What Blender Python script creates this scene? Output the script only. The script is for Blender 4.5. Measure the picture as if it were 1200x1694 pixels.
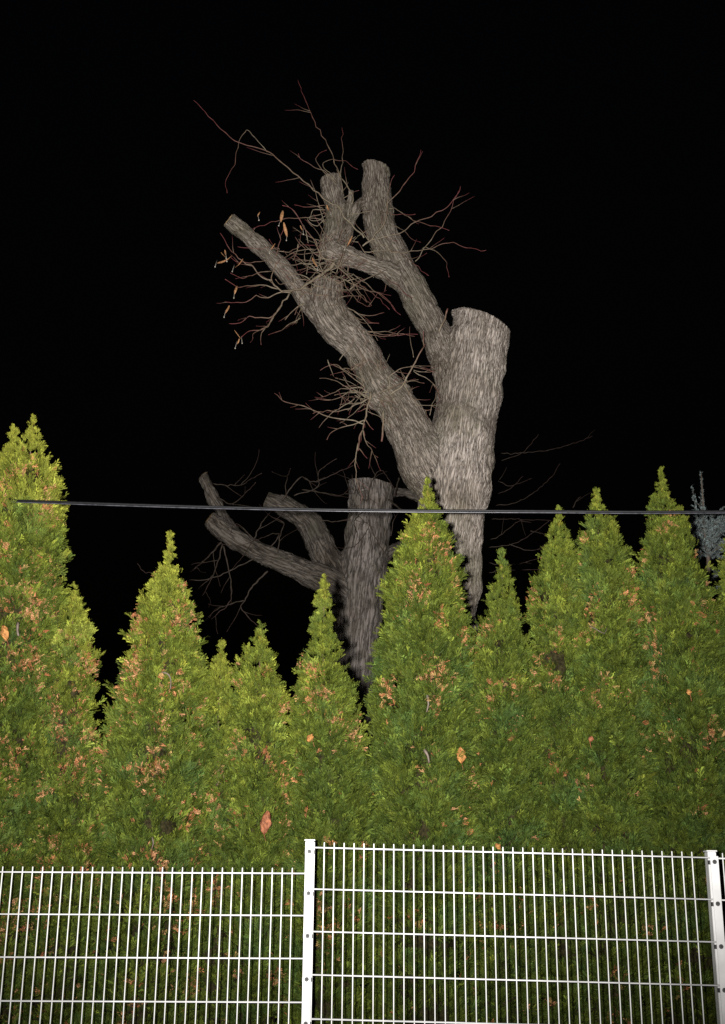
import bpy, math, random
import numpy as np
from mathutils import Vector, Matrix

# ------------------------------------------------------------------ camera, night sky, flash
sc = bpy.context.scene
for o in list(bpy.data.objects):
    bpy.data.objects.remove(o)
COL = sc.collection
FPX = 2030.0                       # focal length in photograph pixels (1200 x 1694)
TILT, ROLL = math.radians(18.0), math.radians(0.5)
EYE = Vector((0.0, 0.0, 1.6))
cam_d = bpy.data.cameras.new("camera")
cam = bpy.data.objects.new("camera", cam_d)
COL.objects.link(cam)
cam_d.sensor_fit = 'VERTICAL'
cam_d.sensor_height = 36.0
cam_d.sensor_width = 36.0 * 1200 / 1694
cam_d.lens = 36.0 * FPX / 1694
cam_d.clip_start, cam_d.clip_end = 0.05, 3000
CAMROT = Matrix.Rotation(math.pi / 2 + TILT, 3, 'X') @ Matrix.Rotation(ROLL, 3, 'Z')
cam.matrix_world = Matrix.Translation(EYE) @ CAMROT.to_4x4()
sc.camera = cam

world = bpy.data.worlds.new("World")
sc.world = world
world.use_nodes = True
wn = world.node_tree
sky = wn.nodes.new('ShaderNodeTexSky')
sky.sky_type = 'NISHITA'
sky.sun_disc = False
sky.sun_elevation = math.radians(-4.0)
sky.sun_rotation = math.radians(200)
wn.links.new(sky.outputs[0], wn.nodes['Background'].inputs[0])
wn.nodes['Background'].inputs[1].default_value = 0.05

# the photographer's flash, on its bracket a hand's width left of the lens
fl_d = bpy.data.lights.new("camera_flash", 'SPOT')
fl_d.energy = 7900
fl_d.color = (1.0, 0.965, 0.92)
fl_d.shadow_soft_size = 0.03
fl_d.spot_size = math.radians(69)
fl_d.spot_blend = 1.0
flash = bpy.data.objects.new("camera_flash", fl_d)
COL.objects.link(flash)
flash.location = EYE + Vector((-0.14, 0.0, 0.03))

sc.view_settings.view_transform = 'Standard'
sc.view_settings.look = 'None'
sc.view_settings.exposure = 0.0
sc.view_settings.gamma = 1.0
sc.view_settings.use_curve_mapping = False
sc.render.engine = 'CYCLES'
sc.cycles.use_denoising = False
sc.cycles.sample_clamp_indirect = 2.0
sc.cycles.sample_clamp_direct = 4.0
sc.cycles.max_bounces = 4
sc.cycles.diffuse_bounces = 2
sc.cycles.glossy_bounces = 2
sc.cycles.transmission_bounces = 2

CR = np.array(CAMROT)
EY = np.array(EYE)


def P(px, py, Y):
    """photograph pixel -> point of the place standing Y metres ahead"""
    d = CR @ np.array([(px - 600) / FPX, -(py - 847) / FPX, -1.0])
    return EY + d * (Y / d[1])


def mpp(px, py, Y):
    """metres per photograph pixel there"""
    d = CR @ np.array([(px - 600) / FPX, -(py - 847) / FPX, -1.0])
    return (Y / d[1]) / FPX


AIM = Vector(P(550, 715, 9.0))
flash.rotation_euler = (AIM - flash.location).to_track_quat('-Z', 'Y').to_euler()


# ------------------------------------------------------------------ helpers
def tag(o, label=None, cat=None, group=None, kind=None):
    if label: o['label'] = label
    if cat: o['category'] = cat
    if group: o['group'] = group
    if kind: o['kind'] = kind
    return o


def empty(name, loc):
    o = bpy.data.objects.new(name, None)
    o.empty_display_size = 0.1
    o.location = Vector(loc)
    COL.objects.link(o)
    return o


def link(name, me, mat, parent=None, loc=None):
    """mesh data in world coordinates -> object, under its thing"""
    o = bpy.data.objects.new(name, me)
    if mat is not None and not me.materials:
        me.materials.append(mat)
    COL.objects.link(o)
    if parent is not None:
        o.parent = parent
        o.matrix_parent_inverse = Matrix.Translation(-parent.location)
    if loc is not None:
        o.location = Vector(loc)
    return o


def mesh_np(name, V, F, smooth=False, attrs=None):
    """V (n,3), F (m,k) equal-sized polygons or list of polygons"""
    me = bpy.data.meshes.new(name)
    V = np.asarray(V, dtype=np.float32)
    if isinstance(F, np.ndarray):
        k = F.shape[1]
        me.vertices.add(len(V)); me.vertices.foreach_set('co', V.ravel())
        me.loops.add(F.size); me.loops.foreach_set('vertex_index', F.astype(np.int32).ravel())
        me.polygons.add(len(F))
        me.polygons.foreach_set('loop_start', np.arange(0, F.size, k, dtype=np.int32))
        me.polygons.foreach_set('loop_total', np.full(len(F), k, dtype=np.int32))
        me.update(calc_edges=True)
    else:
        me.from_pydata([tuple(map(float, v)) for v in V], [], [tuple(int(i) for i in f) for f in F])
        me.update()
    if smooth:
        me.polygons.foreach_set('use_smooth', np.ones(len(me.polygons), dtype=bool))
    for n, a in (attrs or {}).items():
        a = np.asarray(a, dtype=np.float32)
        if a.ndim == 1:
            at = me.attributes.new(n, 'FLOAT', 'POINT'); at.data.foreach_set('value', a)
        else:
            if a.shape[1] == 3:
                a = np.concatenate([a, np.ones((len(a), 1), np.float32)], 1)
            at = me.attributes.new(n, 'FLOAT_COLOR', 'POINT'); at.data.foreach_set('color', a.ravel())
    return me


class MB:
    def __init__(s): s.v = []; s.f = []
    def add(s, V, F):
        b = len(s.v)
        s.v += [tuple(map(float, v)) for v in V]
        s.f += [tuple(i + b for i in f) for f in F]
    def box(s, lo, hi, bev=0.0, M=None):
        x0, y0, z0 = lo; x1, y1, z1 = hi
        if bev <= 0:
            V = [(x0,y0,z0),(x1,y0,z0),(x1,y1,z0),(x0,y1,z0),(x0,y0,z1),(x1,y0,z1),(x1,y1,z1),(x0,y1,z1)]
            F = [(0,3,2,1),(4,5,6,7),(0,1,5,4),(1,2,6,5),(2,3,7,6),(3,0,4,7)]
        else:
            b = bev; R = []
            for z, i in ((z0, b), (z0 + b, 0), (z1 - b, 0), (z1, b)):
                R += [(x0+b+i*0.4,y0+i,z),(x1-b-i*0.4,y0+i,z),(x1-i,y0+b+i*0.4,z),(x1-i,y1-b-i*0.4,z),
                      (x1-b-i*0.4,y1-i,z),(x0+b+i*0.4,y1-i,z),(x0+i,y1-b-i*0.4,z),(x0+i,y0+b+i*0.4,z)]
            V = R; F = [tuple(range(7, -1, -1)), tuple(range(24, 32))]
            for r in range(3):
                for k in range(8):
                    F.append((r*8+k, r*8+(k+1) % 8, r*8+8+(k+1) % 8, r*8+8+k))
        if M is not None: V = [tuple(M @ Vector(v)) for v in V]
        s.add(V, F)
    def cyl(s, a, b, r, n=8, r2=None, dome=0.0):
        a = Vector(a); b = Vector(b); t = (b - a).normalized()
        u = t.orthogonal().normalized(); w = t.cross(u)
        rings = [(a, r), (b, r if r2 is None else r2)]
        if dome: rings = [(a, r*0.55), (a + t*dome, r), (b - t*dome, r), (b, r*0.55)]
        V = []; F = []
        for c, rr in rings:
            V += [tuple(c + (u*math.cos(2*math.pi*k/n) + w*math.sin(2*math.pi*k/n))*rr) for k in range(n)]
        for q in range(len(rings) - 1):
            for k in range(n):
                F.append((q*n+k, q*n+(k+1) % n, q*n+n+(k+1) % n, q*n+n+k))
        F.append(tuple(range(n-1, -1, -1))); F.append(tuple(range((len(rings)-1)*n, len(rings)*n)))
        s.add(V, F)
    def mesh(s, name, smooth=False):
        return mesh_np(name, np.array(s.v), s.f, smooth)


# vectorised gradient noise
_rs = np.random.RandomState(7)
_perm = np.tile(_rs.permutation(256), 3)
_grad = _rs.normal(size=(256, 3)); _grad /= np.linalg.norm(_grad, axis=1)[:, None]


def noise(p):
    p = np.asarray(p, dtype=np.float64)
    i = np.floor(p).astype(np.int64); f = p - i; i &= 255
    u = f*f*f*(f*(f*6-15)+10)
    out = np.zeros(len(p))
    for dx in (0, 1):
        for dy in (0, 1):
            for dz in (0, 1):
                h = _perm[_perm[_perm[i[:, 0]+dx] + i[:, 1]+dy] + i[:, 2]+dz]
                g = _grad[h]
                d = g[:, 0]*(f[:, 0]-dx) + g[:, 1]*(f[:, 1]-dy) + g[:, 2]*(f[:, 2]-dz)
                w = (u[:, 0] if dx else 1-u[:, 0])*(u[:, 1] if dy else 1-u[:, 1])*(u[:, 2] if dz else 1-u[:, 2])
                out += w*d
    return out * 1.6


def catmull(pts, step):
    """pts (n,k) -> densely resampled"""
    p = np.asarray(pts, dtype=float)
    if len(p) == 2:
        n = max(2, int(np.linalg.norm(p[1, :3]-p[0, :3]) / step) + 1)
        return p[0] + np.linspace(0, 1, n)[:, None]*(p[1]-p[0])
    q = np.vstack([2*p[0]-p[1], p, 2*p[-1]-p[-2]])
    out = []
    for k in range(len(p)-1):
        a, b, c, d = q[k:k+4]
        n = max(2, int(np.linalg.norm(c[:3]-b[:3]) / step) + 1)
        t = np.linspace(0, 1, n, endpoint=False)[:, None]
        out.append(0.5*((2*b) + (-a+c)*t + (2*a-5*b+4*c-d)*t*t + (-a+3*b-3*c+d)*t**3))
    out.append(p[-1:])
    return np.vstack(out)


def frames(C):
    T = np.gradient(C, axis=0); T /= np.linalg.norm(T, axis=1)[:, None] + 1e-12
    u = np.cross(T[0], [0.31, 0.9, 0.2]); u /= np.linalg.norm(u)
    U = [u]
    for t in T[1:]:
        u = u - t*np.dot(u, t); u /= np.linalg.norm(u) + 1e-12; U.append(u)
    U = np.array(U)
    return T, U, np.cross(T, U)


def tube(C, R, n, cap=True):
    T, U, W = frames(C)
    a = np.linspace(0, 2*math.pi, n, endpoint=False)
    V = (C[:, None, :] + R[:, None, None]*(U[:, None, :]*np.cos(a)[None, :, None] + W[:, None, :]*np.sin(a)[None, :, None])).reshape(-1, 3)
    m = len(C); F = []
    for i in range(m-1):
        for k in range(n):
            F.append((i*n+k, i*n+(k+1) % n, i*n+n+(k+1) % n, i*n+n+k))
    if cap:
        F.append(tuple(range(n-1, -1, -1))); F.append(tuple(range((m-1)*n, m*n)))
    return V, F


# ------------------------------------------------------------------ materials
def new_mat(name, rough=0.6, spec=0.3):
    m = bpy.data.materials.new(name); m.use_nodes = True
    b = m.node_tree.nodes['Principled BSDF']
    b.inputs['Roughness'].default_value = rough
    b.inputs['Specular IOR Level'].default_value = spec
    return m, m.node_tree, b


def N(nt, t, **kw):
    n = nt.nodes.new(t)
    for k, v in kw.items(): setattr(n, k, v)
    return n


def noise_node(nt, scale, detail=4, coord='Object', stretch=None):
    tc = N(nt, 'ShaderNodeTexCoord'); no = N(nt, 'ShaderNodeTexNoise')
    no.inputs['Scale'].default_value = scale; no.inputs['Detail'].default_value = detail
    if stretch:
        mp = N(nt, 'ShaderNodeMapping'); mp.inputs['Scale'].default_value = stretch
        nt.links.new(tc.outputs[coord], mp.inputs[0]); nt.links.new(mp.outputs[0], no.inputs['Vector'])
    else:
        nt.links.new(tc.outputs[coord], no.inputs['Vector'])
    return no


def ramp(nt, src, stops):
    r = N(nt, 'ShaderNodeValToRGB')
    while len(r.color_ramp.elements) < len(stops): r.color_ramp.elements.new(0.5)
    for e, (p, c) in zip(r.color_ramp.elements, stops):
        e.position = p; e.color = (*c, 1) if len(c) == 3 else c
    nt.links.new(src, r.inputs[0])
    return r


def mat_paint(name, c, rough, dirt=0.1, scale=14):
    m, nt, b = new_mat(name, rough, 0.5)
    no = noise_node(nt, scale, 6)
    r = ramp(nt, no.outputs[0], [(0.35, tuple(x*(1-dirt) for x in c)), (0.6, c)])
    nt.links.new(r.outputs[0], b.inputs['Base Color'])
    no2 = noise_node(nt, 180, 2)
    bp = N(nt, 'ShaderNodeBump'); bp.inputs['Strength'].default_value = 0.08; bp.inputs['Distance'].default_value = 0.002
    nt.links.new(no2.outputs[0], bp.inputs['Height']); nt.links.new(bp.outputs[0], b.inputs['Normal'])
    return m


M_white = mat_paint('white_powder_coat', (0.78, 0.78, 0.78), 0.42, 0.25, 5)
M_galv = mat_paint('galvanised_steel', (0.06, 0.06, 0.063), 0.6, 0.4, 60)
M_socket = mat_paint('dark_socket', (0.03, 0.03, 0.03), 0.7)
M_cable = mat_paint('black_cable_sheath', (0.006, 0.006, 0.007), 0.5, 0.4, 40)
M_cable.node_tree.nodes['Principled BSDF'].inputs['Specular IOR Level'].default_value = 0.2
M_wire = mat_paint('weathered_support_wire', (0.055, 0.055, 0.065), 0.27, 0.6, 30)


def mat_foliage(name, trans=0.35):
    m = bpy.data.materials.new(name); m.use_nodes = True
    nt = m.node_tree; b = nt.nodes['Principled BSDF']
    at = N(nt, 'ShaderNodeAttribute'); at.attribute_name = 'col'
    b.inputs['Roughness'].default_value = 0.65
    b.inputs['Specular IOR Level'].default_value = 0.08
    nt.links.new(at.outputs['Color'], b.inputs['Base Color'])
    tr = N(nt, 'ShaderNodeBsdfTranslucent'); nt.links.new(at.outputs['Color'], tr.inputs['Color'])
    mx = N(nt, 'ShaderNodeMixShader'); mx.inputs[0].default_value = trans
    nt.links.new(b.outputs[0], mx.inputs[1]); nt.links.new(tr.outputs[0], mx.inputs[2])
    nt.links.new(mx.outputs[0], nt.nodes['Material Output'].inputs['Surface'])
    return m


M_leaf = mat_foliage('thuja_sprays', 0.12)
M_dead = mat_foliage('dead_thuja_sprays', 0.15)
M_needle = mat_foliage('blue_spruce_needles', 0.05)


def mat_bark(name, c_dark, c_mid, c_light, green, furrow, local=True):
    """bark: furrows and crests run along each limb; lichen, stains and flecks have patterns of their own"""
    m, nt, b = new_mat(name, 0.9, 0.12)
    def along(scale, stretch, detail, distort=0.0):
        no = N(nt, 'ShaderNodeTexNoise'); no.inputs['Scale'].default_value = scale; no.inputs['Detail'].default_value = detail
        no.inputs['Distortion'].default_value = distort
        mp = N(nt, 'ShaderNodeMapping'); mp.inputs['Scale'].default_value = (1, 1, stretch)
        if local:
            a_ = N(nt, 'ShaderNodeAttribute'); a_.attribute_name = 'bark_co'; nt.links.new(a_.outputs['Vector'], mp.inputs[0])
        else:
            a_ = N(nt, 'ShaderNodeTexCoord'); nt.links.new(a_.outputs['Object'], mp.inputs[0])
        nt.links.new(mp.outputs[0], no.inputs['Vector'])
        return no
    def math_(op, x, y):
        q = N(nt, 'ShaderNodeMath', operation=op)
        for k, v in enumerate((x, y)):
            if isinstance(v, (int, float)): q.inputs[k].default_value = v
            else: nt.links.new(v, q.inputs[k])
        return q.outputs[0]
    at = N(nt, 'ShaderNodeAttribute'); at.attribute_name = 'ridge'
    n1 = along(furrow, 0.095, 3, 0.5)                       # furrow lines where the noise crosses its middle
    line = math_('MULTIPLY', math_('ABSOLUTE', math_('SUBTRACT', n1.outputs[0], 0.5), 0), 11.0)
    line = math_('MINIMUM', line, 1.0)
    n2 = along(furrow*2.6, 0.22, 4)
    val = math_('ADD', math_('MULTIPLY', line, 0.46), math_('ADD', math_('MULTIPLY', at.outputs['Fac'], 0.28), math_('MULTIPLY', n2.outputs[0], 0.34)))
    r = ramp(nt, val, [(0.26, c_dark), (0.55, c_mid), (0.92, c_light)])
    g = ramp(nt, noise_node(nt, 1.7, 5).outputs[0], [(0.50, (0, 0, 0)), (0.68, (1, 1, 1))])
    mx = N(nt, 'ShaderNodeMix', data_type='RGBA')
    nt.links.new(math_('MULTIPLY', g.outputs[0], 0.5), mx.inputs[0]); nt.links.new(r.outputs[0], mx.inputs[6]); mx.inputs[7].default_value = (*green, 1)
    fl = ramp(nt, along(48, 0.4, 2).outputs[0], [(0.30, (0.30, 0.28, 0.27)), (0.40, (1, 1, 1)), (0.66, (1, 1, 1)), (0.74, (1.5, 1.45, 1.4))])
    ml = N(nt, 'ShaderNodeMix', data_type='RGBA', blend_type='MULTIPLY'); ml.inputs[0].default_value = 0.85
    nt.links.new(mx.outputs[2], ml.inputs[6]); nt.links.new(fl.outputs[0], ml.inputs[7])
    wv = ramp(nt, noise_node(nt, 2.6, 5).outputs[0], [(0.34, (0.68, 0.66, 0.62)), (0.54, (1.05, 1.05, 1.05))])
    m5 = N(nt, 'ShaderNodeMix', data_type='RGBA', blend_type='MULTIPLY'); m5.inputs[0].default_value = 1.0
    nt.links.new(ml.outputs[2], m5.inputs[6]); nt.links.new(wv.outputs[0], m5.inputs[7])
    # the old bole wears paler, greyer bark than the younger limbs
    ob = N(nt, 'ShaderNodeAttribute'); ob.attribute_name = 'old_bark'
    orr = ramp(nt, ob.outputs['Fac'], [(0.15, (0.74, 0.72, 0.68)), (0.85, (1.30, 1.28, 1.28))])
    m6 = N(nt, 'ShaderNodeMix', data_type='RGBA', blend_type='MULTIPLY'); m6.inputs[0].default_value = 1.0
    nt.links.new(m5.outputs[2], m6.inputs[6]); nt.links.new(orr.outputs[0], m6.inputs[7])
    sw = N(nt, 'ShaderNodeAttribute'); sw.attribute_name = 'sawn'
    m7 = N(nt, 'ShaderNodeMix', data_type='RGBA'); nt.links.new(sw.outputs['Fac'], m7.inputs[0]); nt.links.new(m6.outputs[2], m7.inputs[6]); m7.inputs[7].default_value = (.36, .27, .16, 1)
    nt.links.new(m7.outputs[2], b.inputs['Base Color'])
    bp = N(nt, 'ShaderNodeBump'); bp.inputs['Strength'].default_value = 0.9; bp.inputs['Distance'].default_value = 0.014
    nt.links.new(val, bp.inputs['Height']); nt.links.new(bp.outputs[0], b.inputs['Normal'])
    return m


M_bark1 = mat_bark('linden_bark', (0.072, 0.060, 0.050), (0.200, 0.174, 0.150), (0.335, 0.302, 0.272), (0.16, 0.155, 0.11), 62)
M_bark2 = mat_bark('old_linden_bark', (0.065, 0.056, 0.050), (0.20, 0.176, 0.158), (0.40, 0.365, 0.335), (0.135, 0.13, 0.10), 20)
M_bark3 = mat_bark('thuja_bark', (0.06, 0.04, 0.03), (0.14, 0.09, 0.065), (0.24, 0.17, 0.13), (0.10, 0.09, 0.05), 40, False)


def mat_twig(name, base, mid, tip):
    m, nt, b = new_mat(name, 0.55, 0.3)
    at = N(nt, 'ShaderNodeAttribute'); at.attribute_name = 'along'
    r = ramp(nt, at.outputs['Fac'], [(0.1, base), (0.5, mid), (0.9, tip)])
    no = noise_node(nt, 35, 3)
    mx = N(nt, 'ShaderNodeMix', data_type='RGBA', blend_type='MULTIPLY'); mx.inputs[0].default_value = 0.7
    rr = ramp(nt, no.outputs[0], [(0.3, (0.5, 0.48, 0.46)), (0.65, (1.1, 1.1, 1.1))])
    nt.links.new(r.outputs[0], mx.inputs[6]); nt.links.new(rr.outputs[0], mx.inputs[7])
    nt.links.new(mx.outputs[2], b.inputs['Base Color'])
    return m


M_twig1 = mat_twig('linden_twig', (0.21, 0.175, 0.125), (0.165, 0.115, 0.08), (0.16, 0.045, 0.045))
M_twig2 = mat_twig('dull_linden_twig', (0.12, 0.095, 0.075), (0.11, 0.085, 0.065), (0.11, 0.07, 0.06))


def mat_wood(name, c):
    m, nt, b = new_mat(name, 0.85, 0.2)
    no = noise_node(nt, 9, 6)
    r = ramp(nt, no.outputs[0], [(0.35, tuple(x*0.45 for x in c)), (0.6, c)])
    nt.links.new(r.outputs[0], b.inputs['Base Color'])
    return m


M_cut = mat_wood('sawn_wood', (0.42, 0.30, 0.16))
M_cutgrey = mat_wood('weathered_sawn_wood', (0.26, 0.22, 0.17))


def mat_dry(name, a, c):
    m, nt, b = new_mat(name, 0.7, 0.25)
    no = noise_node(nt, 60, 4)
    r = ramp(nt, no.outputs[0], [(0.35, a), (0.65, c)])
    nt.links.new(r.outputs[0], b.inputs['Base Color'])
    return m


M_bract = mat_dry('dry_bract', (0.22, 0.10, 0.045), (0.46, 0.25, 0.115))
M_seed = mat_dry('pale_seed', (0.25, 0.22, 0.18), (0.5, 0.46, 0.4))
M_leaf_or = mat_dry('dry_orange_leaf', (0.17, 0.07, 0.022), (0.36, 0.175, 0.05))
M_leaf_br = mat_dry('dry_brown_leaf', (0.11, 0.04, 0.02), (0.27, 0.10, 0.045))
M_core = mat_dry('shaded_thuja_core', (0.010, 0.009, 0.005), (0.030, 0.026, 0.012))  # brown twig tone taken near black, shade between sprays put into it
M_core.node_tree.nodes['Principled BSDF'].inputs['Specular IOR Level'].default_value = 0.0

# ------------------------------------------------------------------ ground
m, nt, b = new_mat('dark_lawn', 0.95, 0.1)
no = noise_node(nt, 2.5, 8)
r = ramp(nt, no.outputs[0], [(0.35, (0.025, 0.03, 0.012)), (0.65, (0.06, 0.065, 0.03))])
nt.links.new(r.outputs[0], b.inputs['Base Color'])
g = 90; xs = np.linspace(-1, 1, g); xs = np.sign(xs)*np.abs(xs)**2.2*900
GX, GY = np.meshgrid(xs, xs); near = np.exp(-(GX**2+GY**2)/3600)
GZ = 0.02*noise(np.stack([GX.ravel()*0.9, GY.ravel()*0.9, 0*GX.ravel()], 1)).reshape(g, g)*near - 0.02
Vg = np.stack([GX, GY, GZ], -1).reshape(-1, 3)
ii = (np.arange(g-1)[:, None]*g + np.arange(g-1)[None, :]).ravel()
link('ground', mesh_np('ground', Vg, np.stack([ii, ii+1, ii+g+1, ii+g], 1), True), m)
tag(bpy.data.objects['ground'], kind='structure')

# ------------------------------------------------------------------ pollarded trees
def limb3(pts, Y0):
    """(px, py, depth offset, radius px) -> xyz r"""
    out = []
    for px, py, dy, rp in pts:
        out.append([*P(px, py, Y0+dy), rp*mpp(px, py, Y0+dy)])
    return np.array(out)


def body_mesh(name, limbs, voxel, amp, seed, rs_=0.021, cuts=(), swell=()):
    """limbs (xyz r) -> one continuous bark surface with real ridges"""
    mb = MB(); polys = []
    ends = {}
    for li, tilt in cuts:                                    # saw plane through the limb's end
        c = limbs[li][-1, :3]; d = limbs[li][-1, :3]-limbs[li][-2, :3]; d = d/np.linalg.norm(d)+np.array(tilt); ends[li] = (c, d/np.linalg.norm(d))
    for li, L in enumerate(limbs):
        if li in ends:                                       # grow past the saw plane, trimmed flat below
            d = L[-1, :3]-L[-2, :3]; d /= np.linalg.norm(d)
            L = np.vstack([L, [[*(L[-1, :3]+d*max(.06, L[-1, 3]*.8)), L[-1, 3]]]])
        D = catmull(L, 0.05)
        polys.append(D)
        V, F = tube(D[:, :3], D[:, 3], 24)
        # uneven girth
        C = np.repeat(D[:, :3], 24, 0)
        V = C + (V-C)*(1 + 0.07*noise(V*3.1+seed) + 0.05*noise(V*7.3+seed*2))[:, None]
        mb.add(V, F)
    o = bpy.data.objects.new('tmp', mb.mesh('tmp')); COL.objects.link(o)
    md = o.modifiers.new('r', 'REMESH'); md.mode = 'VOXEL'; md.voxel_size = voxel; md.adaptivity = 0.0
    ms = o.modifiers.new('s', 'SMOOTH'); ms.factor = 0.5; ms.iterations = int(0.13/voxel) + 4
    dg = bpy.context.evaluated_depsgraph_get()
    me = bpy.data.meshes.new_from_object(o.evaluated_get(dg))
    bpy.data.objects.remove(o)
    n = len(me.vertices)
    co = np.empty(n*3, np.float32); me.vertices.foreach_get('co', co); co = co.reshape(-1, 3).astype(float)
    no = np.empty(n*3, np.float32); me.vertices.foreach_get('normal', no); no = no.reshape(-1, 3).astype(float)
    H = np.zeros(n); W = np.zeros(n); WB = np.full(n, -1.0); BC = np.zeros((n, 3))
    for li, D in enumerate(polys):
        if li in swell: continue                             # collars and knobs wear the bark of the limb they sit on
        C, R = D[:, :3], D[:, 3]
        T, U, B = frames(C)
        S = np.concatenate([[0], np.cumsum(np.linalg.norm(np.diff(C, axis=0), axis=1))])
        best = np.zeros(n, int); bd = np.full(n, 1e9)
        for k in range(len(C)):
            d = ((co-C[k])**2).sum(1); q = d < bd; bd[q] = d[q]; best[q] = k
        rel = co - C[best]
        a = (rel*T[best]).sum(1); s = S[best]+a
        rad = rel - a[:, None]*T[best]; rn = np.linalg.norm(rad, axis=1)+1e-9
        Rb = R[best]
        u = (rad*U[best]).sum(1)/rn*Rb; v = (rad*B[best]).sum(1)/rn*Rb
        # interlacing long ridges, warped sideways as they climb
        q0 = np.stack([u*4, v*4, s*3.0], 1) + seed + li*3.7
        wu = u + 0.03*noise(q0); wv = v + 0.03*noise(q0+31)
        p1 = np.stack([wu/(rs_), wv/(rs_), s/(rs_*9.5)], 1) + seed + li*11
        p2 = np.stack([wu/(rs_*.5), wv/(rs_*.5), s/(rs_*1.6)], 1) + seed*3 + li*5
        h = 1 - np.minimum(1, np.abs(noise(p1))*2.4)           # furrow lines
        h = 1-h; dep = np.clip(.62+.9*noise(np.stack([u*5, v*5, s*2.2], 1)+seed*5+li), .15, 1)
        h = .62+(h-.62)*dep; h = 0.72*h + 0.28*(0.5+0.9*noise(p2))
        w = np.exp(-np.clip((np.sqrt(bd)-Rb)/0.025, -6, 12)); ws = np.exp(-np.clip((np.sqrt(bd)-Rb)/0.10, -6, 12))
        H += h*w; W += w
        if li == 0: W0 = ws.copy(); WS = ws.copy()
        else: WS += ws*(.35 if li > 8 else 1)
        q = w > WB; WB[q] = w[q]; BC[q] = np.stack([u, v, s], 1)[q] + li*1.7
    H /= W+1e-12
    H = np.clip(H, 0, 1)
    lump = noise(co*4.2+seed)*0.6 + noise(co*9+seed)*0.4
    co = co + no*((H-0.5)*amp + lump*amp*1.2)[:, None]
    sawn = np.zeros(n, np.float32)
    for li, (c, d) in ends.items():
        r_ = limbs[li][-1, 3]; rel = co-c; a = rel@d; lat = np.linalg.norm(rel-a[:, None]*d, axis=1)
        q = (a > 0) & (a < r_*2+.12) & (lat < r_*1.7)
        co[q] -= a[q][:, None]*d*.985; sawn[q & (lat < r_*.9)] = 1
    me.vertices.foreach_set('co', co.astype(np.float32).ravel())
    at = me.attributes.new('sawn', 'FLOAT', 'POINT'); at.data.foreach_set('value', sawn)
    at = me.attributes.new('ridge', 'FLOAT', 'POINT'); at.data.foreach_set('value', H.astype(np.float32))
    at = me.attributes.new('old_bark', 'FLOAT', 'POINT'); at.data.foreach_set('value', (W0/(WS+1e-12)).astype(np.float32))
    at = me.attributes.new('bark_co', 'FLOAT_VECTOR', 'POINT'); at.data.foreach_set('vector', BC.astype(np.float32).ravel())
    me.polygons.foreach_set('use_smooth', np.ones(len(me.polygons), dtype=bool))
    me.update()
    me.name = name
    return me


def cut_face(L, k, parent, mat, tilt=(0, 0, 0), scale=0.86, lift=0.006):
    """pale sawn end on a limb: k = -1 last point"""
    c = L[k, :3]; d = L[k, :3]-L[k-1, :3] if k == -1 else L[0, :3]-L[1, :3]
    d = (Vector(d).normalized()+Vector(tilt)).normalized()
    u = d.orthogonal().normalized(); w = d.cross(u); r = L[k, 3]*scale
    rnd = random.Random(int(c[0]*1000)); V = []; F = []
    n = 22
    for ring, (rr, up) in enumerate(((1.0, -0.012), (0.97, lift*0.7), (0.6, lift), (0.25, lift*0.8))):
        for q in range(n):
            a = 2*math.pi*q/n; j = r*rr*(1+0.05*math.sin(3*a+c[0]*7)+rnd.uniform(-.02, .02))
            V.append(Vector(c)+(u*math.cos(a)+w*math.sin(a))*j + d*(up+rnd.uniform(-.002, .002)))
    for ring in range(3):
        for q in range(n):
            F.append((ring*n+q, ring*n+(q+1) % n, ring*n+n+(q+1) % n, ring*n+n+q))
    F.append(tuple(range(3*n, 4*n)))
    return link('cut_face', mesh_np('cut_face', np.array(V), F), mat, parent)


class Twig:
    """a shoot with its side shoots, one mesh"""
    def __init__(s): s.v = []; s.f = []; s.t = []
    def path(s, pts, r0, r1, t0=0.0, t1=1.0, n=5):
        D = catmull(np.asarray(pts, float), 0.035)
        m = len(D); k = np.linspace(0, 1, m)
        R = 0.70*(r0 + (r1-r0)*k**0.8)
        # buds: small swellings along the shoot
        R = R*(1+0.28*(np.sin(k*m*0.9) > 0.86))
        V, F = tube(D, R, n)
        b = len(s.v)
        s.v += list(map(tuple, V)); s.f += [tuple(i+b for i in f) for f in F]
        s.t += list(np.repeat(t0+(t1-t0)*k, n))
        return D
    def build(s, parent, mat, name='twig'):
        return link(name, mesh_np(name, np.array(s.v), s.f, True, {'along': np.array(s.t)}), mat, parent)


def zigzag(start, d, length, rnd, bend=(0, 0, 0.25), wob=0.16, step=0.06):
    p = np.array(start, float); d = np.array(d, float); d /= np.linalg.norm(d)
    pts = [p.copy()]; n = max(3, int(length/step)); side = 1
    bend = np.array(bend, float)
    perp = np.cross(d, [rnd.gauss(0, 1), rnd.gauss(0, 1), rnd.gauss(0, 1)])
    perp /= np.linalg.norm(perp)+1e-9
    for k in range(n):
        side = -side
        d = d + bend*(step*1.3) + perp*side*wob*rnd.uniform(0.3, 1.0) + np.array([rnd.gauss(0, .07) for _ in range(3)])
        d /= np.linalg.norm(d)
        p = p + d*length/n
        pts.append(p.copy())
    return np.array(pts)


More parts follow.
